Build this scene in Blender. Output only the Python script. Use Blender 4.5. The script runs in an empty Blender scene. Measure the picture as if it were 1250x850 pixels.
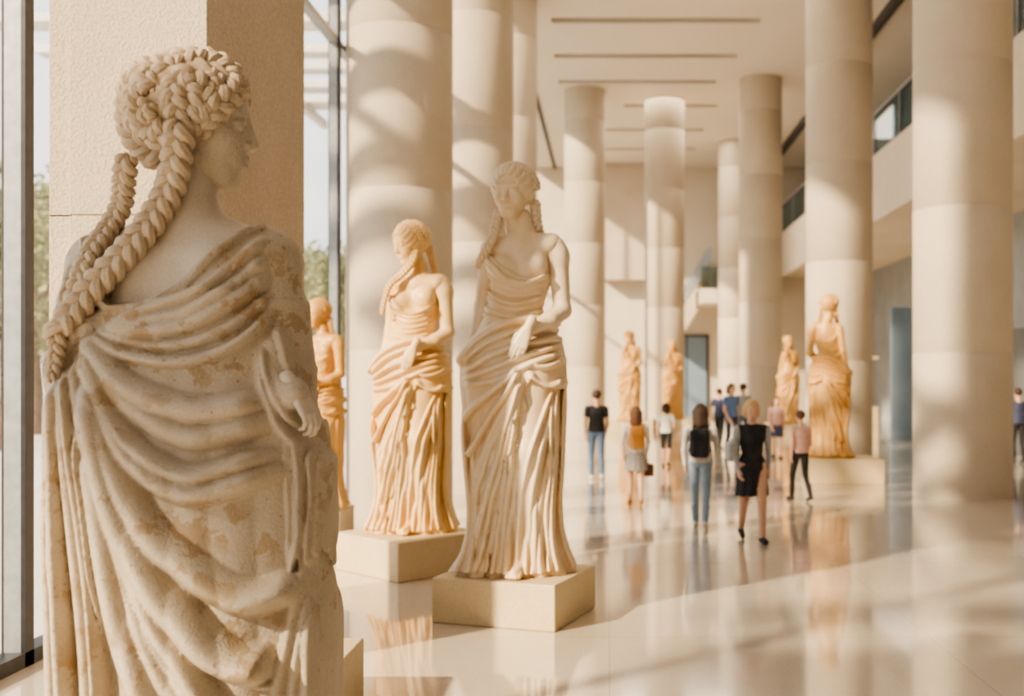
import bpy, math, random
import numpy as np
ZOOM=(1,625,425)
random.seed(4); rng=np.random.RandomState(7)
sc=bpy.context.scene
F0=1300.0; VX=744.0; VY=461.0; CH=1.95
def WX(px,z): return (px-VX)/F0*z
# ------------------------------------------------------------------ materials
def newmat(name):
    m=bpy.data.materials.new(name); m.use_nodes=True
    nt=m.node_tree; b=nt.nodes['Principled BSDF']; return m,nt,b
def N(nt,t,**kw):
    n=nt.nodes.new(t)
    for k,v in kw.items(): setattr(n,k,v)
    return n
def ramp(nt,fac,p):
    r=N(nt,'ShaderNodeValToRGB'); e=r.color_ramp.elements
    e[0].position=p[0][0]; e[0].color=(*p[0][1],1); e[1].position=p[-1][0]; e[1].color=(*p[-1][1],1)
    for q in p[1:-1]:
        x=e.new(q[0]); x.color=(*q[1],1)
    nt.links.new(fac,r.inputs[0]); return r.outputs[0]
def mixc(nt,fac,a,b):
    m=N(nt,'ShaderNodeMix',data_type='RGBA')
    if isinstance(fac,(int,float)): m.inputs[0].default_value=fac
    else: nt.links.new(fac,m.inputs[0])
    for i,x in ((6,a),(7,b)):
        if isinstance(x,tuple): m.inputs[i].default_value=(*x,1)
        else: nt.links.new(x,m.inputs[i])
    return m.outputs[2]
def noise(nt,co,scale,detail=4,rough=.55):
    n=N(nt,'ShaderNodeTexNoise'); n.inputs['Scale'].default_value=scale
    n.inputs['Detail'].default_value=detail; n.inputs['Roughness'].default_value=rough
    nt.links.new(co,n.inputs['Vector']); return n.outputs[0]
def mth(nt,op,a,b=0.0):
    m=N(nt,'ShaderNodeMath',operation=op)
    for i,x in ((0,a),(1,b)):
        if isinstance(x,(int,float)): m.inputs[i].default_value=x
        else: nt.links.new(x,m.inputs[i])
    return m.outputs[0]
def stone(name,c1,c2,sc_=2,rough=.7,bump=.2,grain=60,drum=0,patch=None,gold=None,brick=None,gmix=.10):
    m,nt,b=newmat(name)
    co=N(nt,'ShaderNodeTexCoord').outputs['Object']
    col=ramp(nt,noise(nt,co,sc_,6),[(.3,c1),(.7,c2)])
    g=noise(nt,co,grain,3)
    col=mixc(nt,gmix,col,ramp(nt,g,[(.3,(.25,.2,.14)),(.7,(1,.95,.85))]))
    sx=N(nt,'ShaderNodeSeparateXYZ'); nt.links.new(co,sx.inputs[0])
    if drum:
        fl=mth(nt,'FLOOR',mth(nt,'DIVIDE',sx.outputs[2],drum))
        wn=N(nt,'ShaderNodeTexWhiteNoise',noise_dimensions='1D'); nt.links.new(fl,wn.inputs['W'])
        col=mixc(nt,mth(nt,'MULTIPLY',wn.outputs[0],.2),col,(c1[0]*.72,c1[1]*.66,c1[2]*.58))
    if gold:
        f=mth(nt,'MULTIPLY',ramp(nt,noise(nt,co,1.6,4),[(.35,(0,0,0)),(.65,(1,1,1))]),gold[1])
        col=mixc(nt,f,col,gold[0])
    if patch:
        f=ramp(nt,noise(nt,co,patch[1],6,.62),[(.53,(0,0,0)),(.56,(1,1,1))])
        lo=ramp(nt,noise(nt,co,2.6,2),[(.45,(0,0,0)),(.56,(1,1,1))])
        f=mth(nt,'MULTIPLY',mth(nt,'MULTIPLY',f,lo),patch[2])
        col=mixc(nt,f,col,patch[0])
        v=noise(nt,co,45,2)
        col=mixc(nt,mth(nt,'MULTIPLY',ramp(nt,v,[(.69,(0,0,0)),(.72,(1,1,1))]),.7),col,(.22,.14,.07))
    if brick:
        bt=N(nt,'ShaderNodeTexBrick'); bt.offset=0
        bt.inputs['Scale'].default_value=1; bt.inputs['Brick Width'].default_value=brick[0]; bt.inputs['Row Height'].default_value=brick[1]
        bt.inputs['Mortar Size'].default_value=.005; bt.inputs['Color1'].default_value=(1,1,1,1); bt.inputs['Color2'].default_value=(.95,.94,.92,1); bt.inputs['Mortar'].default_value=(.65,.6,.52,1)
        nt.links.new(co,bt.inputs['Vector'])
        mm=N(nt,'ShaderNodeMix',data_type='RGBA',blend_type='MULTIPLY'); mm.inputs[0].default_value=.6
        nt.links.new(col,mm.inputs[6]); nt.links.new(bt.outputs[0],mm.inputs[7]); col=mm.outputs[2]
    nt.links.new(col,b.inputs['Base Color']); b.inputs['Roughness'].default_value=rough
    if bump:
        bp=N(nt,'ShaderNodeBump'); bp.inputs['Strength'].default_value=bump; bp.inputs['Distance'].default_value=.01
        nt.links.new(g,bp.inputs['Height']); nt.links.new(bp.outputs[0],b.inputs['Normal'])
    return m
def plain(name,c,rough=.6,metal=0,var=.12,scale=12):
    m,nt,b=newmat(name); co=N(nt,'ShaderNodeTexCoord').outputs['Object']
    d=tuple(x*(1-var*2) for x in c)
    nt.links.new(ramp(nt,noise(nt,co,scale),[(.3,d),(.7,c)]),b.inputs['Base Color'])
    b.inputs['Roughness'].default_value=rough; b.inputs['Metallic'].default_value=metal; return m
def glassmat(name,tint=(1,1,1),gl=.07,rough=.02):
    m=bpy.data.materials.new(name); m.use_nodes=True; nt=m.node_tree
    nt.nodes.remove(nt.nodes['Principled BSDF']); o=nt.nodes['Material Output']
    t=N(nt,'ShaderNodeBsdfTransparent'); t.inputs[0].default_value=(*tint,1)
    g=N(nt,'ShaderNodeBsdfGlossy'); g.inputs['Roughness'].default_value=rough
    x=N(nt,'ShaderNodeMixShader'); x.inputs[0].default_value=gl
    nt.links.new(t.outputs[0],x.inputs[1]); nt.links.new(g.outputs[0],x.inputs[2]); nt.links.new(x.outputs[0],o.inputs[0]); return m
M={}
M['floor']=stone('floor_marble',(.66,.57,.45),(.74,.65,.54),.7,.12,.0,30,brick=(2.4,1.6),gmix=.06)
M['floor'].node_tree.nodes['Principled BSDF'].inputs['Coat Weight'].default_value=.85
M['floor'].node_tree.nodes['Principled BSDF'].inputs['Coat Roughness'].default_value=.06
M['ceil']=stone('ceiling_plaster',(.76,.67,.55),(.80,.71,.59),.4,.8,.05)
M['wall']=stone('wall_stone',(.62,.53,.41),(.70,.61,.49),.5,.75,.1,brick=(4,3))
M['col']=stone('column_sandstone',(.50,.415,.305),(.58,.49,.375),.8,.75,.5,40,drum=2.35)
M['pil']=stone('pillar_sandstone',(.48,.375,.26),(.56,.45,.33),.9,.8,.9,45,gmix=.2)
M['statA']=stone('statue_marble_cream',(.75,.62,.44),(.84,.73,.57),3,.42,.12,70,gold=((.77,.51,.22),.6))
M['statB']=stone('statue_marble_warm',(.78,.56,.29),(.85,.66,.40),3,.42,.12,70,gold=((.78,.45,.11),.75))
M['statG']=stone('statue_marble_golden',(.58,.30,.07),(.70,.42,.14),3,.42,.12,70,gold=((.60,.29,.04),.5))
M['statC']=stone('statue_marble_aged',(.42,.345,.25),(.52,.44,.335),4,.6,.35,90,patch=((.33,.21,.095),9.0,.6))
M['skinC']=stone('statue_marble_smooth',(.53,.455,.36),(.60,.52,.42),3,.5,.15,90)
M['hairC']=stone('statue_hair_stone',(.46,.34,.21),(.57,.45,.31),6,.6,.3,90)
M['plinth']=stone('plinth_limestone',(.62,.47,.25),(.70,.56,.34),2,.55,.25,60)
M['dark']=plain('dark_metal',(.05,.05,.055),.4,.6)
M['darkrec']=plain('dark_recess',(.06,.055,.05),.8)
M['steel']=plain('facade_steel',(.36,.37,.38),.4,.4)
M['glass']=glassmat('clear_glass')
M['glassb']=glassmat('railing_glass_blue',(.55,.68,.74),.15)
M['bluewall']=plain('blue_grey_wall',(.36,.38,.39),.7,0,.1,1)  # even blue-grey wall colour with slight noise
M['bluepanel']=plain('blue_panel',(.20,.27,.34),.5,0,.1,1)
M['leaf']=plain('leaves',(.34,.37,.17),.6,0,.3,2)
M['bark']=plain('bark',(.18,.12,.08),.9,0,.3,8)
M['pave']=stone('exterior_paving',(.62,.58,.52),(.72,.68,.62),.4,.8,.1)
M['slat']=plain('sun_blocker_white',(.75,.74,.70),.6)  # white of the added sun-blocking slats
# ------------------------------------------------------------------ mesh helpers
def mkobj(name,parts,mats,smooth=True,loc=(0,0,0),rotz=0,parent=None):
    vs=[];qs=[];ls=[];o=0
    for v,q,l in parts:
        vs.append(v);qs.append(q+o);o+=len(v)
        ls.append(np.full(len(q),l) if np.isscalar(l) else l)
    v=np.concatenate(vs).astype(np.float32);q=np.concatenate(qs).astype(np.int32);l=np.concatenate(ls).astype(np.int32)
    me=bpy.data.meshes.new(name)
    me.vertices.add(len(v)); me.vertices.foreach_set('co',v.ravel())
    me.loops.add(q.size); me.loops.foreach_set('vertex_index',q.ravel())
    me.polygons.add(len(q)); me.polygons.foreach_set('loop_start',np.arange(0,q.size,4,dtype=np.int32))
    try: me.polygons.foreach_set('loop_total',np.full(len(q),4,np.int32))
    except Exception: pass
    me.polygons.foreach_set('material_index',l)
    me.polygons.foreach_set('use_smooth',np.full(len(q),smooth))
    me.update(calc_edges=True); me.validate()
    for m in mats: me.materials.append(m)
    ob=bpy.data.objects.new(name,me); sc.collection.objects.link(ob)
    ob.location=loc; ob.rotation_euler=(0,0,rotz)
    if parent: ob.parent=parent
    return ob
BQ=np.array([[0,3,2,1],[4,5,6,7],[0,1,5,4],[1,2,6,5],[2,3,7,6],[3,0,4,7]])
def box(x0,x1,y0,y1,z0,z1,l=0):
    return (np.array([[x0,y0,z0],[x1,y0,z0],[x1,y1,z0],[x0,y1,z0],[x0,y0,z1],[x1,y0,z1],[x1,y1,z1],[x0,y1,z1]],float),BQ.copy(),l)
def boxes(name,bl,mats,bevel=0,**kw):
    ob=mkobj(name,[box(*b) for b in bl],mats,smooth=False,**kw)
    if bevel:
        m=ob.modifiers.new('bevel','BEVEL'); m.width=bevel; m.segments=3
    return ob
def catmull(p,n=8):
    p=np.array(p,float); P=np.vstack([2*p[0]-p[1],p,2*p[-1]-p[-2]]); out=[]
    for i in range(1,len(P)-2):
        for t in np.linspace(0,1,n,endpoint=False):
            a,b,c,d=P[i-1],P[i],P[i+1],P[i+2]
            out.append(.5*((2*b)+(c-a)*t+(2*a-5*b+4*c-d)*t*t+(3*b-a-3*c+d)*t**3))
    out.append(p[-1]); return np.array(out)
def resample(p,n):
    d=np.r_[0,np.cumsum(np.linalg.norm(np.diff(p,axis=0),axis=1))]; t=np.linspace(0,d[-1],n)
    return np.stack([np.interp(t,d,p[:,i]) for i in range(p.shape[1])],1),d[-1]
def nrm(a): return a/np.maximum(np.linalg.norm(a,axis=-1,keepdims=True),1e-9)
def tube(p,r,seg=14,ripple=0,nr=7,twist=0,lab=0,ref=None):
    n=len(p); r=np.broadcast_to(r,(n,)).astype(float)
    T=nrm(np.gradient(p,axis=0)); 
    u=np.cross(T[0],[0.3,.2,1.0]) if abs(T[0][2])<.9 else np.cross(T[0],[1,0,0.1]); u=nrm(u)
    U=[u]
    for i in range(1,n):
        u=U[-1]-T[i]*np.dot(U[-1],T[i]); U.append(nrm(u))
    U=np.array(U); V=np.cross(T,U)
    a=np.linspace(0,2*np.pi,seg,endpoint=False)[None]
    rr=r[:,None]*(1+ripple*np.cos(nr*a+twist*np.linspace(0,1,n)[:,None]))
    v=p[:,None]+U[:,None]*(rr*np.cos(a))[...,None]+V[:,None]*(rr*np.sin(a))[...,None]
    i=np.arange(n-1)[:,None]*seg; j=np.arange(seg)[None]; j2=(j+1)%seg
    q=np.stack([i+j,i+j2,i+seg+j2,i+seg+j],-1).reshape(-1,4)
    return v.reshape(-1,3),q,lab
def braid(path,W,out,pitch=1.5,lab=0,taper=(1,1),tail=0):
    p=catmull(path,10); out=np.array(out,float)
    if out.ndim==1: o=np.repeat(out[None],len(p),0)
    else: o=catmull(out,10)
    pl=np.hstack([p,o]); d=np.r_[0,np.cumsum(np.linalg.norm(np.diff(p,axis=0),axis=1))]
    turns=d[-1]/(W*pitch); n=max(30,int(turns*18)); t=np.linspace(0,d[-1],n)
    pl=np.stack([np.interp(t,d,pl[:,i]) for i in range(6)],1); p=pl[:,:3];o=pl[:,3:]
    T=nrm(np.gradient(p,axis=0)); S=nrm(np.cross(T,o)); O=np.cross(S,T)
    w=W*np.interp(np.linspace(0,1,n),[0,1],taper); s=np.linspace(0,1,n)
    end=np.sqrt(np.clip(np.minimum(s,1-s)*n/5,0,1))*.97+.03
    res=[]
    for k in range(3):
        ph=2*np.pi*turns*s+2*np.pi*k/3
        q=p+S*(w*.30*np.sin(ph))[:,None]+O*(w*.19*np.sin(2*ph))[:,None]
        res.append(tube(q,w*.225*end,28,.085,7,turns*7,lab))
    return res
# ------------------------------------------------------------------ SDF engine
def smin(a,b,k):
    if k<=0: return np.minimum(a,b)
    h=np.maximum(k-np.abs(a-b),0)/k; return np.minimum(a,b)-h*h*k*.25
def smax(a,b,k): return -smin(-a,-b,k)
class SDF:
    def __init__(s,lo,hi,h):
        s.lo=np.array(lo,float); s.h=h; s.n=np.ceil((np.array(hi)-s.lo)/h).astype(int)+1
        s.ax=[(s.lo[i]+h*np.arange(s.n[i])).astype(np.float32) for i in range(3)]
        s.D=np.full(s.n,1e3,np.float32); s.M=np.zeros(s.n,np.int8)
    def sub_(s,lo,hi):
        sl=[]
        for i in range(3):
            a=int(np.clip(math.floor((lo[i]-s.lo[i])/s.h),0,s.n[i])); b=int(np.clip(math.ceil((hi[i]-s.lo[i])/s.h)+1,0,s.n[i])); sl.append(slice(a,b))
        sl=tuple(sl); return sl,s.ax[0][sl[0]][:,None,None],s.ax[1][sl[1]][None,:,None],s.ax[2][sl[2]][None,None,:]
    def put(s,sl,d,k,m,op='add'):
        D=s.D[sl]
        if op=='add':
            s.M[sl]=np.where(d<D,m,s.M[sl]); s.D[sl]=smin(D,d,k)
        else: s.D[sl]=smax(D,-d,k)
    def rc(s,a,b,r1,r2,k=0,m=0,op='add'):
        a=np.array(a,float);b=np.array(b,float);R=max(r1,r2)+k+4*s.h
        sl,X,Y,Z=s.sub_(np.minimum(a,b)-R,np.maximum(a,b)+R)
        ab=b-a; L=max(ab@ab,1e-9)
        t=np.clip(((X-a[0])*ab[0]+(Y-a[1])*ab[1]+(Z-a[2])*ab[2])/L,0,1)
        d=np.sqrt((X-a[0]-t*ab[0])**2+(Y-a[1]-t*ab[1])**2+(Z-a[2]-t*ab[2])**2)-(r1+(r2-r1)*t)
        s.put(sl,d,k,m,op)
    def ell(s,c,r,k=0,m=0,op='add'):
        c=np.array(c,float);r=np.array(r,float);R=r+k+4*s.h
        sl,X,Y,Z=s.sub_(c-R,c+R)
        k0=np.sqrt(((X-c[0])/r[0])**2+((Y-c[1])/r[1])**2+((Z-c[2])/r[2])**2)
        k1=np.sqrt(((X-c[0])/r[0]**2)**2+((Y-c[1])/r[1]**2)**2+((Z-c[2])/r[2]**2)**2)
        d=np.where(k1>1e-6,k0*(k0-1)/np.maximum(k1,1e-6),-min(r))
        s.put(sl,d,k,m,op)
    def rbox(s,c,hs,r,k=0,m=0):
        c=np.array(c,float);hs=np.array(hs,float)
        sl,X,Y,Z=s.sub_(c-hs-k-4*s.h,c+hs+k+4*s.h)
        qx=np.abs(X-c[0])-hs[0]+r;qy=np.abs(Y-c[1])-hs[1]+r;qz=np.abs(Z-c[2])-hs[2]+r
        d=np.sqrt(np.maximum(qx,0)**2+np.maximum(qy,0)**2+np.maximum(qz,0)**2)+np.minimum(np.maximum(np.maximum(qx,qy),qz),0)-r
        s.put(sl,d,k,m)
    def loftd(s,rows,sl,X,Y,Z):
        rows=np.array(sorted(rows),float); z=Z.ravel()
        cx,cy,rx,ry=[np.interp(z,rows[:,0],rows[:,i])[None,None] for i in (1,2,3,4)]
        d=(np.sqrt(((X-cx)/rx)**2+((Y-cy)/ry)**2)-1)*np.minimum(rx,ry)
        d=np.maximum(d,np.maximum(rows[0,0]-Z,Z-rows[-1,0])); return d
    def loft(s,rows,k=0,m=0,folds=None):
        rr=np.array(rows); R=max((abs(rr[:,1])+rr[:,3]).max(),(abs(rr[:,2])+rr[:,4]).max())+k+4*s.h
        sl,X,Y,Z=s.sub_((-R,-R,rr[:,0].min()-k-4*s.h),(R,R,rr[:,0].max()+k+4*s.h))
        d=s.loftd(rows,sl,X,Y,Z)
        if folds:
            n,amp,z0,z1=folds; d=d-np.clip((z0-Z)/(z0-z1),0,1)*amp*(np.abs(np.cos(n*np.arctan2(Y,X)))-.5)
        s.put(sl,d.astype(np.float32),k,m)
    def mesh(s):
        D=s.D;S=D<0
        c=np.zeros(np.array(D.shape)-1,np.int8)
        for dx in (0,1):
            for dy in (0,1):
                for dz in (0,1):
                    c+=S[dx:D.shape[0]-1+dx,dy:D.shape[1]-1+dy,dz:D.shape[2]-1+dz]
        act=(c>0)&(c<8); idx=np.full(c.shape,-1,np.int64); cells=np.argwhere(act); idx[act]=np.arange(len(cells))
        acc=np.zeros((len(cells),3));cnt=np.zeros(len(cells))
        cr=[(a,b,e) for a in (0,1) for b in (0,1) for e in (0,1)]
        for o1 in cr:
            for ax in range(3):
                if o1[ax]==0:
                    o2=list(o1);o2[ax]=1;o1a=np.array(o1);o2=np.array(o2)
                    p=cells+o1a;q=cells+o2
                    d1=D[p[:,0],p[:,1],p[:,2]];d2=D[q[:,0],q[:,1],q[:,2]]
                    mk=(d1<0)!=(d2<0); den=np.where(mk,d1-d2,1); t=np.where(mk,d1/den,0)
                    acc+=np.where(mk[:,None],o1a+t[:,None]*(o2-o1a),0);cnt+=mk
        v=(cells+acc/np.maximum(cnt,1)[:,None])*s.h+s.lo
        qs=[];ls=[]
        for ax in range(3):
            b=(ax+1)%3;cc=(ax+2)%3
            A=[slice(1,-1)]*3;A[ax]=slice(0,-1);B=[slice(1,-1)]*3;B[ax]=slice(1,None)
            s1=S[tuple(A)];s2=S[tuple(B)];e=np.argwhere(s1!=s2)
            off=np.ones(3,int);off[ax]=0;e=e+off
            eb=np.zeros(3,int);eb[b]=1;ec=np.zeros(3,int);ec[cc]=1
            g=lambda p:idx[p[:,0],p[:,1],p[:,2]]
            q=np.stack([g(e-eb-ec),g(e-ec),g(e),g(e-eb)],1)
            ins=S[e[:,0],e[:,1],e[:,2]]
            q=np.where(ins[:,None],q,q[:,::-1]); 
            e2=e.copy(); e2[:,ax]+=(~ins).astype(int)
            lab=s.M[e2[:,0],e2[:,1],e2[:,2]]
            ok=(q>=0).all(1); qs.append(q[ok]);ls.append(lab[ok])
        return v,np.concatenate(qs),np.concatenate(ls)
def poly2d(pts,X,Z):
    p=np.array(pts,float); d=np.full(X.shape,1e9); ins=np.zeros(X.shape,bool)
    for i in range(len(p)):
        a=p[i];b=p[(i+1)%len(p)];ab=b-a
        t=np.clip(((X-a[0])*ab[0]+(Z-a[1])*ab[1])/(ab@ab+1e-9),0,1)
        d=np.minimum(d,(X-a[0]-t*ab[0])**2+(Z-a[1]-t*ab[1])**2)
        cnd=(a[1]>Z)!=(b[1]>Z)
        xi=(b[0]-a[0])*(Z-a[1])/((b[1]-a[1]) if b[1]!=a[1] else 1e-9)+a[0]
        ins^=cnd&(X<xi)
    d=np.sqrt(d); return np.where(ins,-d,d)
def ridge2d(curves,X,Z,wk=1.3,pw=1.0,ak=1.0):
    H=np.zeros(X.shape)
    for pts,w,amp,te in curves:
        w=w*wk; amp=amp*ak
        p=catmull(pts,5); L=np.r_[0,np.cumsum(np.linalg.norm(np.diff(p,axis=0),axis=1))]; L/=L[-1]
        lo=p.min(0)-w;hi=p.max(0)+w
        ix=np.where((X[:,0]>=lo[0])&(X[:,0]<=hi[0]))[0];iz=np.where((Z[0]>=lo[1])&(Z[0]<=hi[1]))[0]
        if len(ix)==0 or len(iz)==0: continue
        sl=(slice(ix[0],ix[-1]+1),slice(iz[0],iz[-1]+1)); x=X[sl];z=Z[sl]
        bd=np.full(x.shape,1e9);bt=np.zeros(x.shape)
        for i in range(len(p)-1):
            ab=p[i+1]-p[i];t=np.clip(((x-p[i,0])*ab[0]+(z-p[i,1])*ab[1])/(ab@ab+1e-9),0,1)
            d=(x-p[i,0]-t*ab[0])**2+(z-p[i,1]-t*ab[1])**2; m=d<bd
            bd=np.where(m,d,bd);bt=np.where(m,L[i]+t*(L[i+1]-L[i]),bt)
        tp=np.clip(bt/max(te[0],1e-3),0,1)*np.clip((1-bt)/max(te[1],1e-3),0,1); tp=tp*tp*(3-2*tp)
        ww=w*(.5+.5*tp); H[sl]=np.maximum(H[sl],amp*tp*np.clip(1-bd/(ww*ww),0,1)**pw)
    return H
def fam(A,B,n,w,amp,te=(.15,.15),jit=.25,va=.35):
    A=resample(catmull(A,6),7)[0];B=resample(catmull(B,6),7)[0];o=[]
    for i in range(n):
        t=(i+rng.uniform(-jit,jit))/max(n-1,1); f=rng.uniform(1-va,1+va*.6)
        c=A+(B-A)*t; c=c+rng.uniform(-.2,.2,c.shape)*w
        o.append((c,w*rng.uniform(.75,1.2),amp*f,te))
    return o
# ------------------------------------------------------------------ hand (unit length, fingers -Z, thumb -Y, palm +X)
def hand_mesh(curl=.5,h=.03):
    F=SDF((-.35,-.42,-1.15),(.6,.35,.35),h)
    F.rc((0,0,.25),(0,0,-.02),.125,.12,.0)
    base=[(-.135,.46,.43,.056),(-.045,.49,.48,.058),(.05,.47,.45,.055),(.135,.43,.36,.048)]
    for ac,kn,fl,r in base:
        F.rc((0,ac*.5,-.05),(0,ac,-kn),.085,.065,.05)
    for i,(ac,kn,fl,r) in enumerate(base):
        p=np.array([0,ac,-kn]);a=.15+curl*.35
        for j,sg in enumerate((.45,.32,.25)):
            d=np.array([math.sin(a),ac*.25,-math.cos(a)]);q=p+nrm(d)*fl*sg
            F.rc(p,q,r*(1-.1*j),r*(1-.1*(j+1)),.012);p=q;a+=curl*(.75+.06*i)
    F.rc((.02,-.07,-.1),(.08,-.2,-.26),.075,.06,.05);F.rc((.08,-.2,-.26),(.12,-.22,-.42),.058,.052,.01);F.rc((.12,-.22,-.42),(.16,-.19,-.53),.05,.042,.01)
    return F.mesh()
HAND=hand_mesh(.45); HANDC=hand_mesh(.8,.024)
def place_hand(src,wrist,u,n,L,lab,thumb_side):
    u=nrm(np.array(u,float));n=np.array(n,float);n=nrm(n-u*(n@u));a=np.cross(n,u)
    if a@np.array(thumb_side)>0:a=-a
    Mx=np.stack([n,a,-u],1); v=src[0]*L@Mx.T+np.array(wrist)
    q=src[1] if np.linalg.det(Mx)>0 else src[1][:,::-1]
    return v,q,lab
# ------------------------------------------------------------------ head (unit height, faces -Y, centre origin)
def head_prims(F,o,H,k=1.0,skin=0,hair=None):
    o=np.array(o,float)
    P=lambda x,y,z:o+np.array([x,y,z])*H
    E=lambda c,r,kk=.08,m=skin,op='add':F.ell(P(*c),np.array(r)*H,kk*H,m,op)
    C=lambda a,b,r1,r2,kk=.04,m=skin,op='add':F.rc(P(*a),P(*b),r1*H,r2*H,kk*H,m,op)
    E((0,.06,.13),(.325,.41,.365));E((0,-.08,-.08),(.262,.29,.37),.1)
    C((-.06,-.23,-.39),(.06,-.23,-.39),.09,.09,.1)
    E((.15,-.2,-.12),(.11,.12,.12));E((-.15,-.2,-.12),(.11,.12,.12))
    C((-.15,-.28,.08),(.15,-.28,.08),.055,.055,.06)
    E((0,-.30,-.26),(.12,.06,.08),.06)
    for s in (-1,1):
        E((s*.13,-.430,-.008),(.095,.085,.058),.045,skin,'sub')
        E((s*.13,-.302,-.008),(.078,.058,.048),.006)
        C((s*.06,-.350,.018),(s*.13,-.357,.033),.013,.015,.006);C((s*.13,-.357,.033),(s*.205,-.315,.008),.015,.012,.006)
        C((s*.065,-.342,-.035),(s*.195,-.312,-.035),.010,.010,.008)
        C((s*.05,-.350,.095),(s*.2,-.303,.10),.020,.015,.04)
        C((s*.33,.03,.05),(s*.32,.05,-.1),.045,.03,.03)
    C((0,-.325,.09),(0,-.41,-.12),.038,.046,.04);C((-.042,-.385,-.145),(.042,-.385,-.145),.032,.032,.02)
    C((-.088,-.335,-.243),(0,-.368,-.236),.018,.025,.014);C((.088,-.335,-.243),(0,-.368,-.236),.018,.025,.014)
    C((-.075,-.338,-.29),(0,-.358,-.294),.018,.03,.010);C((.075,-.338,-.29),(0,-.358,-.294),.018,.03,.010)
    C((-.08,-.372,-.266),(.08,-.372,-.266),.012,.012,.008,skin,'sub')
    E((0,-.375,-.345),(.07,.03,.02),.03,skin,'sub')
    C((0,.06,-.25),(0,.12,-.62),.185,.19,.08)
def statue_head(h=.018,braids=True,lab=0):
    F=SDF((-.55,-.62,-.75),(.55,.65,.68),h); head_prims(F,(0,0,0),1)
    sl,X,Y,Z=F.sub_((-9,-9,-9),(9,9,9))
    cap=(np.sqrt((X/.385)**2+((Y-.08)/.455)**2+((Z-.13)/.41)**2)-1)*.39
    ph=20*np.arctan2(np.abs(X),Z+.35)+1.3*np.sin(11*Y+3*Z); cap=cap-.026*np.abs(np.sin(ph))
    face=(np.sqrt((X/.28)**2+((Y+.45)/.37)**2+((Z+.13)/.42)**2)-1)*.28
    cap=smax(cap,-face,.04); cap=smax(cap,-(Z+.26)-.25*(Y-.1),.05)
    F.put(sl,cap.astype(np.float32),.01,lab+1)
    v,q,l=F.mesh(); parts=[(v,q,l)]
    if braids:
        for y0,rx,rz,W,a1 in ((-.13,.35,.365,.13,90),(-.01,.385,.40,.16,100),(.15,.40,.40,.15,98)):
            a=np.radians(np.linspace(-a1,a1,13)); o=np.stack([np.sin(a),np.full(13,-.25 if y0<0 else .1),np.cos(a)],1)
            pth=np.stack([rx*np.sin(a),y0+.1*(1-np.cos(a)),.11+rz*np.cos(a)],1)
            parts+=braid(pth,W,o,1.5,lab+1)
    return parts
def rot(yaw,pitch=0,roll=0):
    a,b,c=np.radians([yaw,pitch,roll])
    Rz=np.array([[np.cos(a),-np.sin(a),0],[np.sin(a),np.cos(a),0],[0,0,1]])
    Rx=np.array([[1,0,0],[0,np.cos(b),-np.sin(b)],[0,np.sin(b),np.cos(b)]])
    Ry=np.array([[np.cos(c),0,np.sin(c)],[0,1,0],[-np.sin(c),0,np.cos(c)]])
    return Ry@Rz@Rx
def xf(parts,R,s,t): return [((v*s)@R.T+np.array(t),q,l) for v,q,l in parts]
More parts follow.
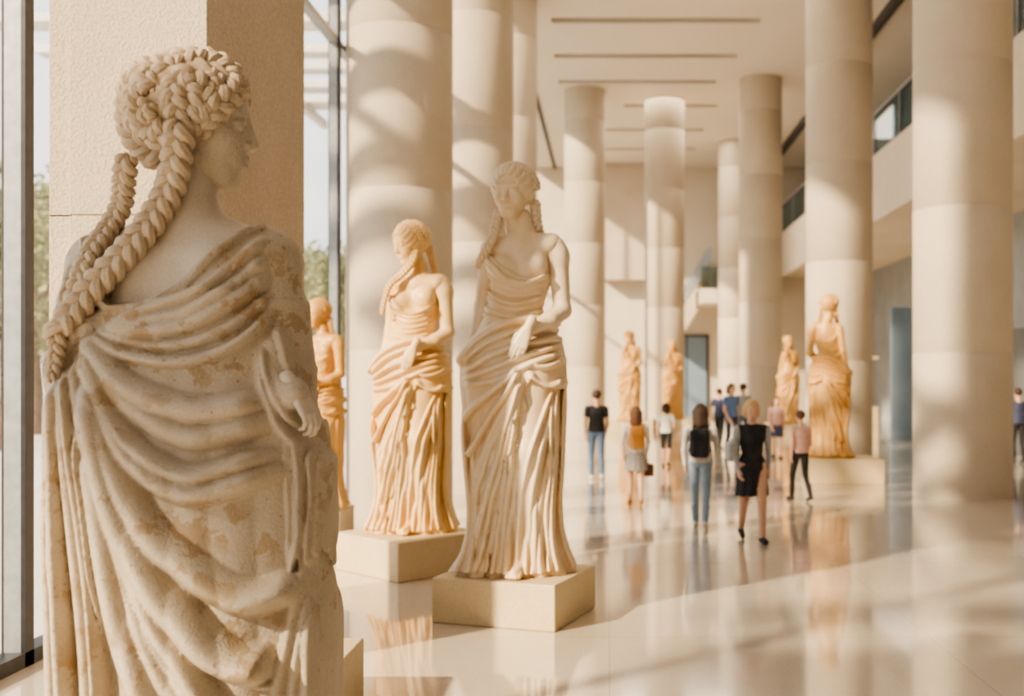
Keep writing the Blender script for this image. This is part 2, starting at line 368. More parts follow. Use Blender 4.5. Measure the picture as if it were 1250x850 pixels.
# ------------------------------------------------------------------ caryatid body (px units)
def P(px,py,y=0): return np.array([px-628.,y,705.-py])
def QQ(L): return [(a-628.,705.-b) for a,b in L]
def body_A(h):
    global rng; rng=np.random.RandomState(11)
    F=SDF((-88,-76,-8),(88,76,455),h)
    F.ell(P(641,330,4),(35,25,44));F.ell(P(632,372,3),(31,22,36),14)
    F.rc(P(606,299,3),P(677,295,4),14,14,12);F.rc(P(640,262,5),P(641,300,5),12,17,10)
    F.rc(P(640,298,-4),P(608,302,-8),8,8,12);F.rc(P(640,298,-4),P(674,298,-6),8,8,12)
    F.ell(P(618,327,-15),(15,13,16),9);F.ell(P(658,323,-13),(15,13,16),9)
    F.ell(P(629,405,-2),(38,27,34),14)
    torso=F.D.copy()
    G=SDF((-88,-76,-8),(88,76,455),h)
    G.rc(P(655,450,-8),P(650,552,-30),29,19,0);G.rc(P(650,552,-30),P(654,672,-8),18,12,8)
    G.rc(P(606,450,0),P(604,560,-4),27,20,10);G.rc(P(604,560,-4),P(606,680,4),19,13,8)
    sl,X,Y,Z=F.sub_((-999,-999,-999),(999,999,999))
    rows=[(395,590,668,27),(415,578,684,33),(440,570,689,37),(470,570,690,38),(500,573,689,38),(560,579,685,35),(610,586,683,34),(650,585,685,36),(680,575,693,41),(706,558,705,48)]
    rows=[(705-a,(b+c)/2-628,2,(c-b)/2,d) for a,b,c,d in rows]
    lo=F.loftd(rows,sl,X,Y,Z)
    th=np.arctan2(Y,X); am=np.interp(Z.ravel(),[0,60,200,320],[5,3.5,2,0])[None,None]
    lo=lo-am*(np.abs(np.cos(8*th+.01*Z))-.4)
    low=smin(lo.astype(np.float32),G.D,12)
    X2,Z2=np.meshgrid(F.ax[0],F.ax[2],indexing='ij')
    c=fam(QQ([(600,470),(592,580),(585,650),(562,702)]),QQ([(640,480),(632,560),(624,640),(618,702)]),6,5.0,9,(.2,.02))
    c+=fam(QQ([(680,470),(678,560),(672,640),(676,702)]),QQ([(694,450),(691,560),(688,640),(704,702)]),3,4.6,9,(.2,.02))
    c+=fam(QQ([(640,560),(632,640),(626,702)]),QQ([(672,600),(668,650),(668,702)]),5,4.6,8,(.6,.02))
    c+=fam(QQ([(690,455),(672,500),(652,560),(632,640)]),QQ([(692,500),(684,570),(676,640),(672,700)]),4,4.2,5,(.25,.3))
    Hs=ridge2d(c,X2,Z2,1.12)[:,None,:]
    c=fam(QQ([(566,448),(600,420),(640,406),(694,402)]),QQ([(566,472),(604,464),(642,448),(694,430)]),4,5.5,9,(.1,.1))
    c+=fam(QQ([(644,446),(616,474),(592,496),(568,520)]),QQ([(644,458),(628,530),(608,610),(590,695)]),6,5.2,12,(.12,.08))
    c+=fam(QQ([(569,500),(573,580),(578,650),(562,702)]),QQ([(592,560),(588,610),(584,655),(580,702)]),3,4.8,10,(.2,.02))
    c+=[(QQ([(560,448),(584,418),(614,399),(650,391),(697,395)]),7,11,(.05,.05)),(QQ([(645,450),(640,490),(632,540),(622,590),(610,650),(600,700)]),4,9,(.1,.02))]
    c+=fam(QQ([(652,440),(666,452),(684,450),(696,440)]),QQ([(648,452),(664,474),(684,478),(696,466)]),2,5,6,(.2,.1))
    Hm=ridge2d(c,X2,Z2,1.12)[:,None,:]
    c=fam(QQ([(592,318),(614,340),(640,348),(672,336)]),QQ([(588,378),(612,392),(640,394),(672,384)]),7,3.8,4.4,(.12,.12))
    c+=[(QQ([(590,308),(606,325),(626,343),(650,346),(674,334)]),4,5.5,(.05,.05))]
    Hu=ridge2d(c,X2,Z2,1.15)[:,None,:]
    pm=poly2d(QQ([(550,446),(580,413),(612,393),(650,386),(705,386),(705,478),(672,474),(656,464),(646,480),(651,500),(635,515),(641,545),(622,562),(629,592),(610,608),(617,640),(600,655),(606,690),(594,712),(540,712)]),X2,Z2)[:,None,:]
    pu=poly2d(QQ([(575,306),(600,308),(618,326),(640,338),(660,340),(690,326),(690,410),(575,410)]),X2,Z2)[:,None,:]
    up=smax(torso-2.5-Hu,pu,1.5); mant=smax(low-4-Hm,pm,1.5); sk=low-Hs
    D=smin(torso,up,1.0);D=smin(D,sk,2.5);D=smin(D,mant,1.0);D=np.maximum(D,-Z)
    F.D=D.astype(np.float32)
    F.rc(P(645,690,-34),P(636,698,-56),9,6.5,3)
    for i in range(5): F.rc(P(641-i*3.2+2,698,-54),P(638-i*3.6+4,701,-62+abs(i-1)*1.4),3.4,2.8,1)
    F.D=np.maximum(F.D,-Z).astype(np.float32)
    return [F.mesh()]
def arms_A(h):
    F=SDF((-80,-75,200),(85,60,430),h)
    F.rc(P(679,299,4),P(685,312,4),15.5,14.5,5);F.rc(P(685,308,4),P(691,378,2),14,10.5,6)
    F.rc(P(691,378,2),P(676,393,-20),11.5,11,5);F.rc(P(676,393,-20),P(651,405,-49),10.5,7,6)
    F.rc(P(602,302,4),P(590,375,16),14,10.5,6);F.rc(P(590,375,16),P(573,452,4),10.5,7,6)
    p=[F.mesh()]
    p.append(place_hand(HAND,P(652,404,-52),(-.42,-.05,-.9),(0,1,0),49,0,(-1,0,-.2)))
    p.append(place_hand(HANDC,P(573,452,2),(-.1,-.15,-1),(1,0.2,0),42,0,(0,-1,0)))
    return p
def caryatid(name,h,mats,X,Y,Z,s,yaw,hy,hp,hroll=0,detail=True,lock=0):
    key=h
    if key not in CA: CA[key]=body_A(h)+arms_A(max(1.2,h*.8))
    hk=('h',detail)
    if hk not in CA: CA[hk]=statue_head(.0155 if detail else .04,True)
    parts=list(CA[key]); parts=[(v,q,0) for v,q,l in parts]
    hc=P(629,232,-2); parts+=xf(CA[hk],rot(hy,hp,hroll),69,hc)
    if lock==0:
        parts+=braid([P(612,252,12),P(610,270,-8),P(607,288,-22),P(600,304,-28),P(592,320,-30),P(588,330,-28)],15,(-.3,-1,0),1.5,1,(1,.6))
        parts+=braid([P(656,238,10),P(658,256,8),P(660,270,10),P(664,284,14)],14,(.5,-1,0),1.5,1,(1,.8))
    else:
        parts+=braid([P(644,240,-14),P(638,262,-18),P(622,284,-24),P(606,300,-32),P(598,322,-36),P(590,350,-30)],14,(-.2,-1,0),1.5,1,(1,.6))
        parts+=braid([P(654,230,16),P(660,256,18),P(666,280,16),P(668,310,-8)],15,(.5,-1,0),1.5,1,(1,.7))
    parts=[(v*s,q,l) for v,q,l in parts]
    return mkobj(name,parts,mats,loc=(X,Y,Z),rotz=math.radians(yaw))
CA={}
def plinth(X,Y,w,d,h,rotd):
    return boxes('stone_plinth',[(-w/2,w/2,-d/2,d/2,0,h)],[M['plinth']],.012,loc=(X,Y,0),rotz=math.radians(rotd))
plinth(-.765,8.75,1.05,.95,.36,-18.4)
caryatid('caryatid_statue',1.35,[M['statA'],M['statA']],-.80,8.72,.361,.00655,0,-14,3)
plinth(-2.03,10.85,1.08,1.08,.38,-43)
caryatid('caryatid_statue',1.35,[M['statB'],M['statB']],-2.04,10.9,.381,.0062,-8,-42,12,lock=1)
def far(px,z,s,yaw,w=1.3,ph=.4,hy=0):
    X=WX(px,z); plinth(X,z,w,w,ph,0)
    caryatid('caryatid_statue',3.6,[M['statG'],M['statG']],X,z,ph+.001,s,yaw,hy,5,0,False)
plinth(4.3,20,1.4,1.3,.45,0)
caryatid('caryatid_statue',2.6,[M['statG'],M['statG']],4.15,20,.451,.0060,165,-20,5,0,False)
far(768,38,.0063,0,1.5);far(820,40,.0058,10,1.5);far(962,36,.0058,20,1.4)
far(388,13,.0050,-20,.72,.36,-20)
plinth(-1.96,6.15,.92,.72,.36,0)
# ------------------------------------------------------------------ foreground statue (back view, px units)
ZFG=4.1; BFG=1040.
def foreground():
    global rng; rng=np.random.RandomState(5)
    B=BFG
    P=lambda px,py,y=0:np.array([px-230.,y,B-py]); Q=lambda L:[(a-230.,B-b) for a,b in L]
    h=2.3; F=SDF((-204,-156,-8),(206,150,B-210),h)
    F.ell(P(225,370,0),(92,52,105));F.rc(P(130,325,2),P(325,320,2),34,34,30)
    F.rc(P(232,215,6),P(226,290,2),31,36,10)
    F.rc(P(226,272,4),P(140,322,4),26,28,25);F.rc(P(226,272,4),P(316,316,4),26,28,25)
    F.rc(P(180,330,-24),P(165,400,-24),28,28,20);F.rc(P(272,330,-24),P(282,400,-24),28,28,20)
    F.rc(P(224,290,-70),P(224,400,-72),6,6,14,0,'sub')
    F.rc(P(126,330,2),P(104,450,6),38,34,12);F.rc(P(328,325,2),P(340,450,6),32,30,12)
    torso=F.D.copy()
    sl,X,Y,Z=F.sub_((-9999,)*3,(9999,)*3)
    rows=[(385,108,346,62),(410,100,350,72),(440,92,356,78),(480,86,370,82),(520,86,384,84),(560,88,388,86),(620,90,390,88),(700,94,394,92),(780,96,396,95),(850,100,396,99),(950,104,392,100),(B+1,94,398,106)]
    rows=[(B-a,(b+c)/2-230,4,(c-b)/2,d) for a,b,c,d in rows]
    lo=F.loftd(rows,sl,X,Y,Z); th=np.arctan2(Y,X)
    am=np.interp(Z.ravel(),[0,200,500,700],[8,5,2,0])[None,None]; lo=lo-am*(np.abs(np.cos(8*th))-.4)
    base=smin(lo.astype(np.float32),torso,35)
    X2,Z2=np.meshgrid(F.ax[0],F.ax[2],indexing='ij')
    c=fam(Q([(338,296),(300,338),(250,372),(165,394)]),Q([(350,376),(320,416),(262,442),(190,436),(135,402)]),5,8.5,15,(.1,.12))
    c+=fam(Q([(128,404),(190,470),(275,502),(358,486)]),Q([(132,420),(190,545),(270,600),(376,566)]),4,13,25,(.10,.15))
    c+=fam(Q([(140,440),(178,560),(235,650),(330,715),(396,700)]),Q([(150,500),(182,660),(215,780),(265,900),(300,1036)]),5,16,34,(.12,.06))
    c+=fam(Q([(180,600),(230,700),(300,790),(392,830)]),Q([(200,700),(240,800),(310,900),(390,950)]),3,7,24,(.3,.2))
    c+=fam(Q([(392,650),(380,740),(362,850),(350,1036)]),Q([(400,700),(396,850),(392,940),(394,1036)]),3,9,18,(.2,.02))
    c+=fam(Q([(348,396),(362,440),(378,468)]),Q([(332,420),(342,470),(362,520),(390,545)]),4,8,13,(.2,.2))
    c+=fam(Q([(108,322),(100,370),(96,430)]),Q([(134,345),(128,380),(120,412)]),3,7,9,(.2,.2))
    Hs=ridge2d(c,X2,Z2)[:,None,:]
    pn=poly2d(Q([(20,290),(118,288),(132,325),(146,360),(165,378),(205,374),(240,352),(275,318),(305,288),(330,270),(450,250),(450,1200),(0,1200)]),X2,Z2)[:,None,:]
    Hn=ridge2d([(Q([(118,290),(132,325),(146,360),(168,380),(208,376),(242,354),(277,320),(308,288),(330,275)]),7,10,(.02,.02))],X2,Z2)[:,None,:]
    cloth=smax(base-5-np.maximum(Hs,Hn),pn,2.0)
    c=fam(Q([(94,462),(90,600),(94,760),(98,900),(98,1036)]),Q([(126,425),(152,560),(186,700),(206,850),(216,1036)]),5,9.5,28,(.06,.02),.15)
    c+=fam(Q([(110,450),(112,620),(122,820)]),Q([(130,470),(158,640),(180,800)]),2,5,32,(.3,.4))
    Hp=ridge2d(c,X2,Z2)[:,None,:]
    pp=poly2d(Q([(40,440),(85,425),(130,405),(150,480),(180,560),(158,590),(202,640),(174,690),(222,730),(190,790),(236,830),(202,890),(244,950),(228,1140),(40,1140)]),X2,Z2)[:,None,:]
    pan=smax(base-9-Hp,pp,2)
    c=fam(Q([(70,470),(88,430),(116,395),(160,385)]),Q([(100,470),(116,430),(132,412),(160,400)]),4,5.5,14,(.2,.2))
    Hg=ridge2d(c,X2,Z2)[:,None,:]; pg=poly2d(Q([(50,480),(70,440),(112,388),(175,378),(170,410),(140,425),(120,480)]),X2,Z2)[:,None,:]
    gat=smax(base-8-Hg,pg,2)
    c=fam(Q([(378,530),(384,600),(380,700)]),Q([(400,550),(400,600),(398,680)]),3,6,12,(.1,.1)); Hr=ridge2d(c,X2,Z2)[:,None,:]
    pr=poly2d(Q([(362,520),(440,500),(440,640),(410,700),(400,660),(390,720),(380,670),(370,700)]),X2,Z2)[:,None,:]
    rt=smax(base-8-Hr,pr,2)
    cl=np.minimum(np.minimum(cloth,gat),np.minimum(pan,rt))
    D=smin(torso,cloth,1.0);D=smin(D,pan,1.2);D=smin(D,gat,1.2);D=smin(D,rt,1.2);D=np.maximum(D,-Z)
    F.M=np.where((torso<=cl+.5),1,0).astype(np.int8)
    F.D=D.astype(np.float32)
    F.rc(P(338,440,-18),P(356,482,-40),27,24,8,0);F.rc(P(356,482,-40),P(374,480,-50),24,18,10,0)
    for o_ in (0,1,2): F.rc(P(330+o_*10,452+o_*4,-44-o_*5),P(352+o_*8,500-o_*4,-58),5,4,4,0)
    parts=[F.mesh()]
    def sy(px,py):
        i=int(round((px-230-F.lo[0])/h));k=int(round((B-py-F.lo[2])/h))
        col=F.D[min(max(i,0),F.n[0]-1),:,min(max(k,0),F.n[2]-1)]; w=np.where(col<0)[0]
        return F.ax[1][w[0]] if len(w) else 0.
    parts.append(place_hand(HANDC,P(376,476,-54),(.55,-.02,-.83),(-.75,.55,-.45),70,1,(-.2,1,.3)))
    hp=statue_head(.0145,False,1)
    hc=P(240,150,8);H=160
    parts+=xf(hp,rot(98,4),H,hc)
    cx,cz,rx,ry,rz=P(228,132)[0],P(228,132)[2],72,58,64
    def hs(px,py,e=4):
        x=px-230.;z=B-py;q=1-((x-cx)/rx)**2-((z-cz)/rz)**2
        return np.array([x,8-ry*math.sqrt(max(q,.03))-e,z])
    def onhead(L,W,pitch=1.45,taper=(1,1),e=4):
        p=[hs(a,b,e) for a,b in L]; o=nrm(np.array(p)-np.array([cx,8,cz]))
        return braid(p,W,o,pitch,2,taper)
    parts+=onhead([(262,164),(272,146),(287,128),(292,104),(276,82),(250,76),(226,90)],32)
    parts+=onhead([(256,176),(262,150),(262,122),(246,108),(234,126),(238,152),(236,178)],31)
    parts+=onhead([(270,128),(278,112),(266,96)],22)
    parts+=onhead([(232,98),(196,96),(170,106),(158,138),(164,170),(184,192),(212,196)],34)
    parts+=onhead([(216,118),(194,118),(182,136),(184,160),(198,174),(216,174),(226,158)],32,e=7)
    parts+=onhead([(208,138),(202,150),(210,160)],24,e=10)
    def down(L,W,ta,e=.30,pitch=1.45):
        p=[]
        for a,b in L:
            y=min(sy(a,b),sy(a+8,b),sy(a-8,b)) if b>235 else -46
            p.append(P(a,b,y-W*e))
        p=np.array(p);p[1:-1]=(p[:-2]+2*p[1:-1]+p[2:])/4
        return braid(p,W,(-.1,-1,.1),pitch,2,ta)
    parts+=down([(242,160),(240,198),(228,236),(210,270),(190,303),(168,333),(146,360),(126,386),(114,408)],36,(1,.9))
    parts+=down([(180,200),(172,225),(160,252),(144,285),(134,315),(130,345),(124,375),(118,400)],28,(1,.8))
    parts+=down([(116,392),(110,412),(106,432),(107,455),(108,468)],26,(1,.5))
    t=np.linspace(0,2*np.pi,24); cc=P(117,396,sy(117,396)-10)
    for dz in (0,8): parts.append(tube(np.stack([cc[0]+21*np.cos(t),cc[1]+16*np.sin(t),cc[2]-dz+10*np.cos(t)],1),5,12,.05,5,10,2))
    s=ZFG/F0; parts=[(v*s,q,l) for v,q,l in parts]
    base_z=CH-(B-VY)*s
    mkobj('caryatid_statue',parts,[M['statC'],M['skinC'],M['hairC']],loc=(WX(230,ZFG),ZFG,base_z+.001))
    return base_z
bz=foreground()
boxes('stone_plinth',[(-.62,.62,-.5,.5,0,bz)],[M['plinth']],.012,loc=(WX(230,ZFG),ZFG,0))
# ------------------------------------------------------------------ room
FY=56.; ZC=13.; XG=-4.0
boxes('floor',[(XG-.15,13.2,-9,FY+.3,-.2,0)],[M['floor']])
slots=[(32.95,-1.8,4.7),(36.6,-1.9,4.4),(39.8,-1.9,4.0),(43.3,.6,4.4),(47.5,-1.5,4.2),(51.5,-1.5,4.2)]
cb=[];y=-9.
for s_,a,b in slots:
    cb.append((XG-.15,13.2,y,s_-.25,ZC,ZC+.3)); cb.append((XG-.15,a,s_-.25,s_+.25,ZC,ZC+.3)); cb.append((b,13.2,s_-.25,s_+.25,ZC,ZC+.3)); y=s_+.25
cb.append((XG-.15,13.2,y,FY+.3,ZC,ZC+.3))
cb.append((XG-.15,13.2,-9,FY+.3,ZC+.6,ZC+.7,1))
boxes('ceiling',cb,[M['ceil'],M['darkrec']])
boxes('trim_1',[(-2.95,-2.8,20,FY,ZC-.06,ZC+.0)],[M['darkrec']])
boxes('trim_2',[(8.2,8.4,20,FY,ZC-.3,ZC)],[M['darkrec']])
boxes('wall_back',[(XG-.15,13.2,FY,FY+.3,0,ZC)],[M['wall']])
boxes('wall_front',[(XG-.15,13.2,-9.3,-9,0,ZC)],[M['wall']])
boxes('door_1',[(3.0,5.1,FY-.09,FY-.02,0,4.1,0),(4.02,4.08,FY-.11,FY-.09,0,4.1,1),(2.9,3.0,FY-.12,FY-.01,0,4.2,1),(5.1,5.2,FY-.12,FY-.01,0,4.2,1),(2.9,5.2,FY-.12,FY-.01,4.1,4.2,1)],[M['bluepanel'],M['dark']])
boxes('wall_panel',[(-.3,1.9,FY-1.2,FY-.01,7.0,ZC-.01)],[M['pil']])
boxes('mezzanine_balcony',[(4.5,8.38,52,FY-.01,5.6,6.3,0),(4.5,8.38,52,52.06,6.3,7.4,1)],[M['wall'],M['glassb']])
st=[(2.6+i*.14,2.6+(i+1)*.14+.02,FY-2.6,FY-.9,4.5+i*.22-.5,4.5+i*.22+.25) for i in range(18)]
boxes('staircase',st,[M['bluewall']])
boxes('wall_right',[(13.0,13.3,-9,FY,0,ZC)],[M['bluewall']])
boxes('mezzanine_floor',[(8.5,12.99,6,FY-.01,7.2,7.6,0),(8.4,8.6,6,FY-.01,6.9,9.0,0)],[M['wall']])
boxes('glass_railing',[(8.46,8.5,6,FY,9.0,10.3,0)]+[(8.43,8.53,yy,yy+.06,9.0,10.35,1) for yy in range(7,int(FY),3)]+[(8.42,8.54,6,FY,10.3,10.36,1)],[M['glassb'],M['steel']])
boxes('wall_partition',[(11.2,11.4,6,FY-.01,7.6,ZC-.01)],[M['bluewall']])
boxes('display_panel',[(9.0,11.2,34,34.2,0.0,4.2)],[M['bluepanel']],.02)
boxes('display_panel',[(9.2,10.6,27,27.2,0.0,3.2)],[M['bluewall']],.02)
boxes('display_case',[(8.6,9.6,38,38.9,0,.9,0),(8.65,9.55,38.05,38.85,.9,2.6,1),(8.6,9.6,38,38.9,2.6,2.7,0)],[M['plinth'],M['glass']],.01)
def column(X,Y,r=.79,H=ZC):
    z=[0];rr=[r];k=1
    while k*2.35<H:
        j=k*2.35; z+=[j-.010,j,j+.010]; rr+=[r,r-.008,r]; k+=1
    z.append(H);rr.append(r);z=np.array(z);rr=np.array(rr);seg=96
    a=np.linspace(0,2*np.pi,seg,endpoint=False)
    v=np.stack([rr[:,None]*np.cos(a),rr[:,None]*np.sin(a),np.repeat(z[:,None],seg,1)],-1).reshape(-1,3)
    i=np.arange(len(z)-1)[:,None]*seg;j=np.arange(seg)[None];j2=(j+1)%seg
    q=np.stack([i+j,i+j2,i+seg+j2,i+seg+j],-1).reshape(-1,4)
    mkobj('stone_column',[(v,q,0)],[M['col']],loc=(X,Y,0),rotz=random.random()*6)
for X,Y in ((-3.15,16),(-2.8,22.3),(-2.9,31),(5.83,17.6),(5.54,25.7),(5.6,39.5),(5.9,50),(-.95,41),(2.2,42.5)): column(X,Y)
pl=[]
zz=0
for z1 in (2.98,6.0,9.0,12.98):
    pl.append((-3.45,-2.57,6.8,8.97,zz+(.012 if zz else 0),z1)); pl.append((-3.6,-3.46,6.84,8.9,zz,z1+.02)); zz=z1
pl.append((-3.44,-2.58,6.81,8.96,0,ZC))
boxes('stone_pillar',pl,[M['pil']],.006)
fr=[];ys=[-9,-6,-3,.0,3.4,7.2,12.0,15.5,19,22.5,26,29.5,33,36.5,40,43.5,47,50.5,54]
for yy in ys:
    fr.append((XG-.07,XG+.07,yy-.05,yy+.05,0,ZC,2)); fr.append((XG-.08,XG-.07,yy-.055,yy+.055,0,ZC,0)); fr.append((XG+.05,XG+.08,yy-.055,yy+.055,0,ZC,0))
fr+=[(XG-.08,XG+.08,-9,FY,0,.1,0),(XG-.06,XG+.06,-9,FY,6.8,6.9,2)]
boxes('window_1',[(XG-.012,XG+.012,-9,FY,.1,ZC,1)]+fr,[M['dark'],M['glass'],M['steel']])
cp=[(-11.5,-4.2,-16,-2.75,8.5,8.62)]  # solid roof added outside to keep sun off the foreground statue
cp.append((-10.6,-4.2,-2.1,-1.2,8.45,8.6))
yy=.5
while yy<26:
    w=random.choice([.45,.6,.8]); x0=-7.2 if yy<2.8 else (-9.3 if yy<5.6 else -11.5)
    cp.append((x0,-4.2,yy,yy+w,8.45,8.62)); yy+=w+random.choice([.7,.95,1.25])
cp+=[(-7.3,-7.15,-16,27,8.25,8.45),(-4.4,-4.2,-16,27,8.25,8.45)]
boxes('sun_blocker_slats',cp,[M['slat']])  # slats added outside to cast stripes of shade across the floor
boxes('ground',[(-90,XG-.15,-40,140,-.3,-.04)],[M['pave']])
def tree_mesh():
    r=np.random.RandomState(3);parts=[]
    tr=catmull([(0,0,0),(.1,0,1.5),(0,.1,3),(.2,0,5)],6);parts.append(tube(tr,np.linspace(.25,.1,len(tr)),10,.05,5,2,0))
    for i in range(6):
        a=i*1.05;e=np.array([1.6*math.cos(a),1.6*math.sin(a),4.5+.4*(i%3)])
        br=catmull([(0.05,0,2.4+.2*i),e*[.5,.5,.8],e],5);parts.append(tube(br,np.linspace(.09,.03,len(br)),8,0,5,0,0))
    cs=r.normal(0,1,(26,3))*[1.3,1.3,1.1]+[0,0,5.4]; n=5200
    c=cs[r.randint(0,26,n)]+nrm(r.normal(0,1,(n,3)))*(r.uniform(.3,.85,(n,1)))
    a=nrm(r.normal(0,1,(n,3)));b=nrm(np.cross(a,r.normal(0,1,(n,3))));s=.11
    v=np.stack([c-a*s,c-b*s*.6,c+a*s,c+b*s*.6],1).reshape(-1,3);q=np.arange(4*n).reshape(-1,4)
    parts.append((v,q,1));return parts
tob=mkobj('tree',tree_mesh(),[M['bark'],M['leaf']],loc=(-16.5,29,-.04))
for X,Y,s in ((-18.5,33,1.1),(-20,37,1.25),(-24,44,1.3),(-12.5,44,1.0),(-13,50,1.15),(-15,58,1.2),(-18,66,1.3),(-28,52,1.3),(-22,41,1.1),(-16,62,1.1)):
    o=bpy.data.objects.new('tree',tob.data);sc.collection.objects.link(o);o.location=(X,Y,-.04);o.scale=(s,s,s);o.rotation_euler=(0,0,random.random()*6)
# ------------------------------------------------------------------ people
SK=plain('skin',(.66,.40,.27),.5,0,.05)
cc={'black':(.02,.02,.025),'white':(.72,.68,.62),'jeans':(.13,.20,.33),'ljeans':(.28,.38,.50),'pink':(.66,.40,.34),'grey':(.33,.31,.29),'tan':(.60,.27,.06),'brown':(.13,.06,.03),'blond':(.66,.45,.20),'blue':(.12,.22,.42),'red':(.5,.10,.08),'navy':(.05,.06,.12),'lgrey':(.42,.44,.44),'dbrown':(.06,.035,.025)}
CM={k:plain('cloth_'+k,v,.75,0,.12,30) for k,v in cc.items()}
def person(name,px,feety,hpx,yaw,top,bottom,hair,style='pants',sleeve='short',longhair=0,stride=.22,bag=None,shoe='black',bagc='black',armpose=0,side=1,slab=1,hand=0):
    z=CH*F0/(feety-VY); Hh=hpx*z/F0; s=Hh/1.74; X=WX(px,z)
    F=SDF((-.5,-.5,-.03),(.5,.5,1.82),.0105)
    st=stride
    for sd,f in ((1,1),(-1,-1)):
        hip=(sd*.085,0,.93);kn=(sd*.085,-f*st*.55-.03,.50+(.0 if f>0 else -.0));an=(sd*.075,-f*st+.02,.085 if f>0 else .13)
        if f<0: kn=(sd*.085,.03*0-.02+st*.3,.50)
        lm=2 if style=='pants' else 0
        F.rc(hip,kn,.088,.058,.02,lm if style!='shorts' else 2)
        F.rc(kn,an,.057,.038,.015,lm)
        if style=='pants': F.rc((kn[0],(kn[1]+an[1])/2+.01,(kn[2]+an[2])/2),an,.056,.046,.01,2)
        F.rc((an[0],an[1]+.03,an[2]-.04),(an[0]+sd*.012,an[1]-.14,.035),.042,.034,.015,3)
    F.ell((0,0,.97),(.162,.112,.13),.03,2)
    F.ell((0,0,1.14),(.135,.098,.17),.04,1);F.ell((0,0,1.28),(.165,.108,.15),.04,1)
    F.rc((-.15,.005,1.385),(.15,.005,1.385),.052,.052,.04,1)
    if style=='dress': F.loft([(1.0,0,0,.155,.115),(.8,0,0,.185,.14),(.56,0,0,.205,.17)],.02,1,(5,.015,.95,.56))
    if style=='skirt': F.loft([(1.02,0,0,.15,.11),(.8,0,0,.185,.14),(.62,0,0,.20,.16)],.02,2,(5,.014,.95,.6))
    if style in('pants','skirt','shorts'): F.loft([(1.2,0,0,.14,.10),(.98,0,0,.168,.12),(.93,0,0,.172,.124)],.01,1,(6,.006,1.1,.93))
    F.rc((0,.015,1.40),(0,0,1.5),.054,.05,.03,0)
    wr=[]
    for sd,f in ((1,-1),(-1,1)):
        sh=(sd*.185,.005,1.375);el=(sd*.225,.03-f*.05,1.10);w=(sd*.215,-.08-f*.11,.885)
        if armpose and sd==side: el=(sd*.235,.05,1.12);w=(sd*.17,-.13,1.22)
        F.rc(sh,((sh[0]+el[0])/2,(sh[1]+el[1])/2,(sh[2]+el[2])/2),.052,.046,.03,slab)
        F.rc(((sh[0]+el[0])/2,(sh[1]+el[1])/2,(sh[2]+el[2])/2),el,.042,.036,.01,slab if sleeve=='long' else 0)
        F.rc(el,w,.038,.025,.01,slab if sleeve=='long' else 0); wr.append((sd,np.array(el),np.array(w)))
    H=.232;hc=(0,-.015,1.615)
    head_prims(F,hc,H,skin=0)
    F.ell((0,.005,1.655),(.090,.110,.093),.0,4)
    F.ell((0,-.135,1.60),(.062,.075,.082),.01,4,'sub');F.ell((0,-.075,1.60),(.066,.040,.088),.012,0)
    F.rc((0,-.108,1.615),(0,-.126,1.578),.008,.011,.008,0);F.rc((-.015,-.105,1.553),(.015,-.105,1.553),.006,.006,.005,0)
    for sd in (-1,1):F.ell((sd*.028,-.112,1.618),(.011,.008,.006),.0,4)
    if longhair:
        F.rc((-.05,.05,1.62),(-.06,.06,1.62-longhair),.065,.05,.03,4);F.rc((.05,.05,1.62),(.06,.06,1.62-longhair),.065,.05,.03,4);F.rc((0,.07,1.62),(0,.08,1.6-longhair),.07,.05,.03,4)
    if bag=='backpack':
        F.rbox((0,.20,1.20),(.135,.085,.20),.06,.01,5);F.rbox((0,.285,1.12),(.095,.035,.10),.03,.01,5)
        for sd in(-1,1):
            F.rc((sd*.09,.12,1.40),(sd*.10,-.03,1.44),.018,.018,0,5);F.rc((sd*.10,-.03,1.44),(sd*.12,-.105,1.30),.018,.018,0,5);F.rc((sd*.12,-.105,1.30),(sd*.15,.05,1.08),.016,.016,0,5)
    if bag=='shoulder':
        F.rbox((side*.25,.03,1.10),(.065,.13,.12),.04,.01,5);F.rc((side*.25,-.06,1.2),(side*.15,0,1.435),.014,.014,0,5);F.rc((side*.25,.1,1.2),(side*.15,.03,1.435),.014,.014,0,5)
    if hand:
        w=[k[2] for k in wr if k[0]==hand][0]
        F.rbox((hand*.25,w[1]-.03,.60),(.09,.12,.11),.03,.01,4);F.rc((hand*.235,w[1]-.09,.70),(hand*.225,w[1]-.03,.80),.012,.012,0,4);F.rc((hand*.235,w[1]+.06,.70),(hand*.225,w[1]-.03,.80),.012,.012,0,4)
    parts=[F.mesh()]
    for sd,el,w in wr: parts.append(place_hand(HAND,w,nrm(w-el),(-sd,0,0),.175,0,(0,-1,0)))
    parts=[(v*s,q,l) for v,q,l in parts]
    zmin=min(p[0][:,2].min() for p in parts)
    mkobj(name,parts,[SK,CM[top],CM[bottom],CM[shoe],CM[hair],CM[bagc]],loc=(X,z,-zmin),rotz=math.radians(yaw))
person('walking_woman',918,660,172,5,'black','black','blond','dress','long',.06,.26,'shoulder',bagc='lgrey',side=-1,slab=5)
person('walking_woman',855,645,152,172,'white','ljeans','dbrown','pants','long',.16,.2,'backpack',shoe='white')
person('walking_woman',776,617,121,185,'white','grey','brown','skirt','long',.2,.18,'backpack',bagc='tan',shoe='tan',hand=-1)
person('walking_man',728,586,110,190,'black','jeans','dbrown','pants','short',0,.15,shoe='white')
person('walking_man',977,612,111,200,'pink','black','brown','pants','short',0,.22)
person('standing_woman',813,570,78,170,'white','black','dbrown','shorts','short',.1,.08)
person('standing_woman',893,556,88,30,'blue','navy','brown','pants','short',.1,.1)
person('standing_man',878,548,74,150,'navy','black','dbrown','pants','short',0,.1)
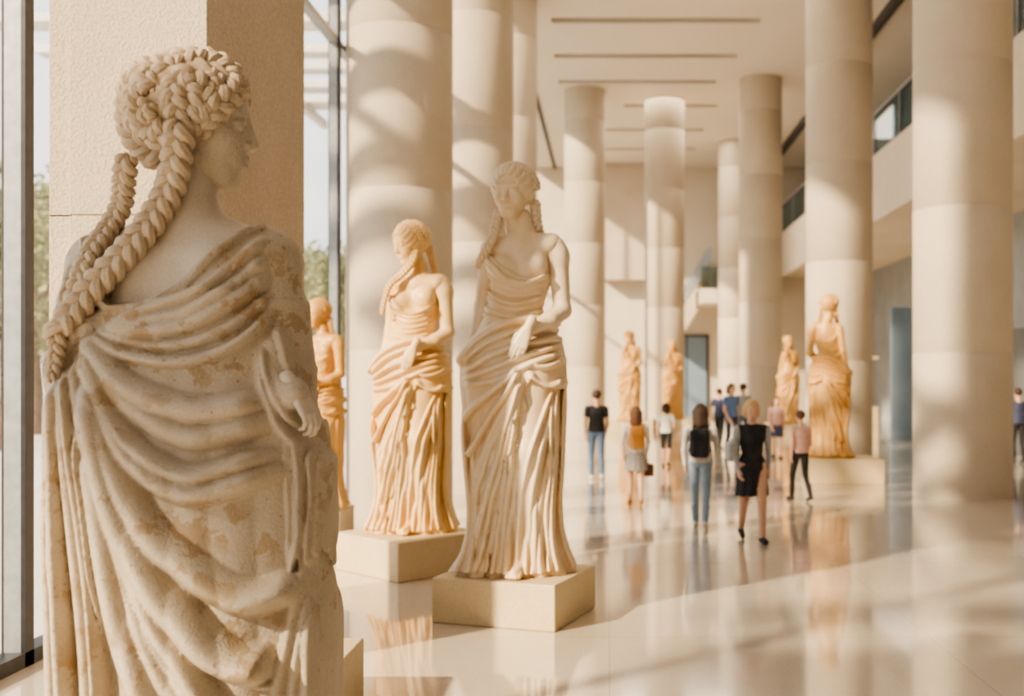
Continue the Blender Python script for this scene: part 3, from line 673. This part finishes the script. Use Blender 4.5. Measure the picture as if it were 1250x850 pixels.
person('standing_man',907,552,84,200,'lgrey','jeans','dbrown','pants','short',0,.1)
person('standing_woman',948,560,76,10,'pink','navy','brown','skirt','short',.12,.1)
person('standing_man',1243,566,92,185,'navy','black','dbrown','pants','long',0,.1)
# ------------------------------------------------------------------ light
w=bpy.data.worlds.new('sky');sc.world=w;w.use_nodes=True;nt=w.node_tree;bg=nt.nodes['Background']
tc=N(nt,'ShaderNodeTexCoord');sx=N(nt,'ShaderNodeSeparateXYZ');nt.links.new(tc.outputs['Generated'],sx.inputs[0])
nt.links.new(ramp(nt,sx.outputs[2],[(0,(1,.94,.84)),(.25,(.95,.95,.95)),(1,(.66,.79,1))]),bg.inputs[0]);bg.inputs[1].default_value=2.0
L=bpy.data.lights.new('sun','SUN');L.energy=11;L.color=(1,.81,.56);L.angle=math.radians(1.9)
lo=bpy.data.objects.new('sun',L);sc.collection.objects.link(lo)
from mathutils import Vector
lo.rotation_euler=Vector((1,.88,-.72)).to_track_quat('-Z','Y').to_euler();lo.location=(-20,-10,20)
for i,(x,y) in enumerate(((2,14),(2,28),(3,45),(10.5,20),(10.5,36))):  # area fills added under the ceilings to brighten the hall, no real lamps
    L=bpy.data.lights.new('ceiling_fill','AREA');L.shape='RECTANGLE';L.size=5 if x<9 else 2;L.size_y=8;L.energy=(150,300,900,60,60)[i];L.color=(1,.86,.68)
    o=bpy.data.objects.new('ceiling_fill',L);sc.collection.objects.link(o);o.location=(x,y,ZC-.05 if x<9 else 6.85)
# ------------------------------------------------------------------ camera
cam=bpy.data.cameras.new('camera');co=bpy.data.objects.new('camera',cam);sc.collection.objects.link(co);sc.camera=co
co.location=(0,0,CH);co.rotation_euler=(math.radians(90),0,0)
cam.sensor_width=36;cam.sensor_fit='HORIZONTAL';k,cx,cy=ZOOM;cam.lens=36*F0/1250*k
cam.shift_x=-(VX-cx)*k/1250;cam.shift_y=(VY-cy)*k/1250;cam.clip_end=400
cam.dof.use_dof=True;cam.dof.focus_distance=5.3;cam.dof.aperture_fstop=1.45*k
sc.view_settings.view_transform='AgX'
try: sc.view_settings.look='AgX - Medium High Contrast'
except Exception as e: print(e)
print('DONE')
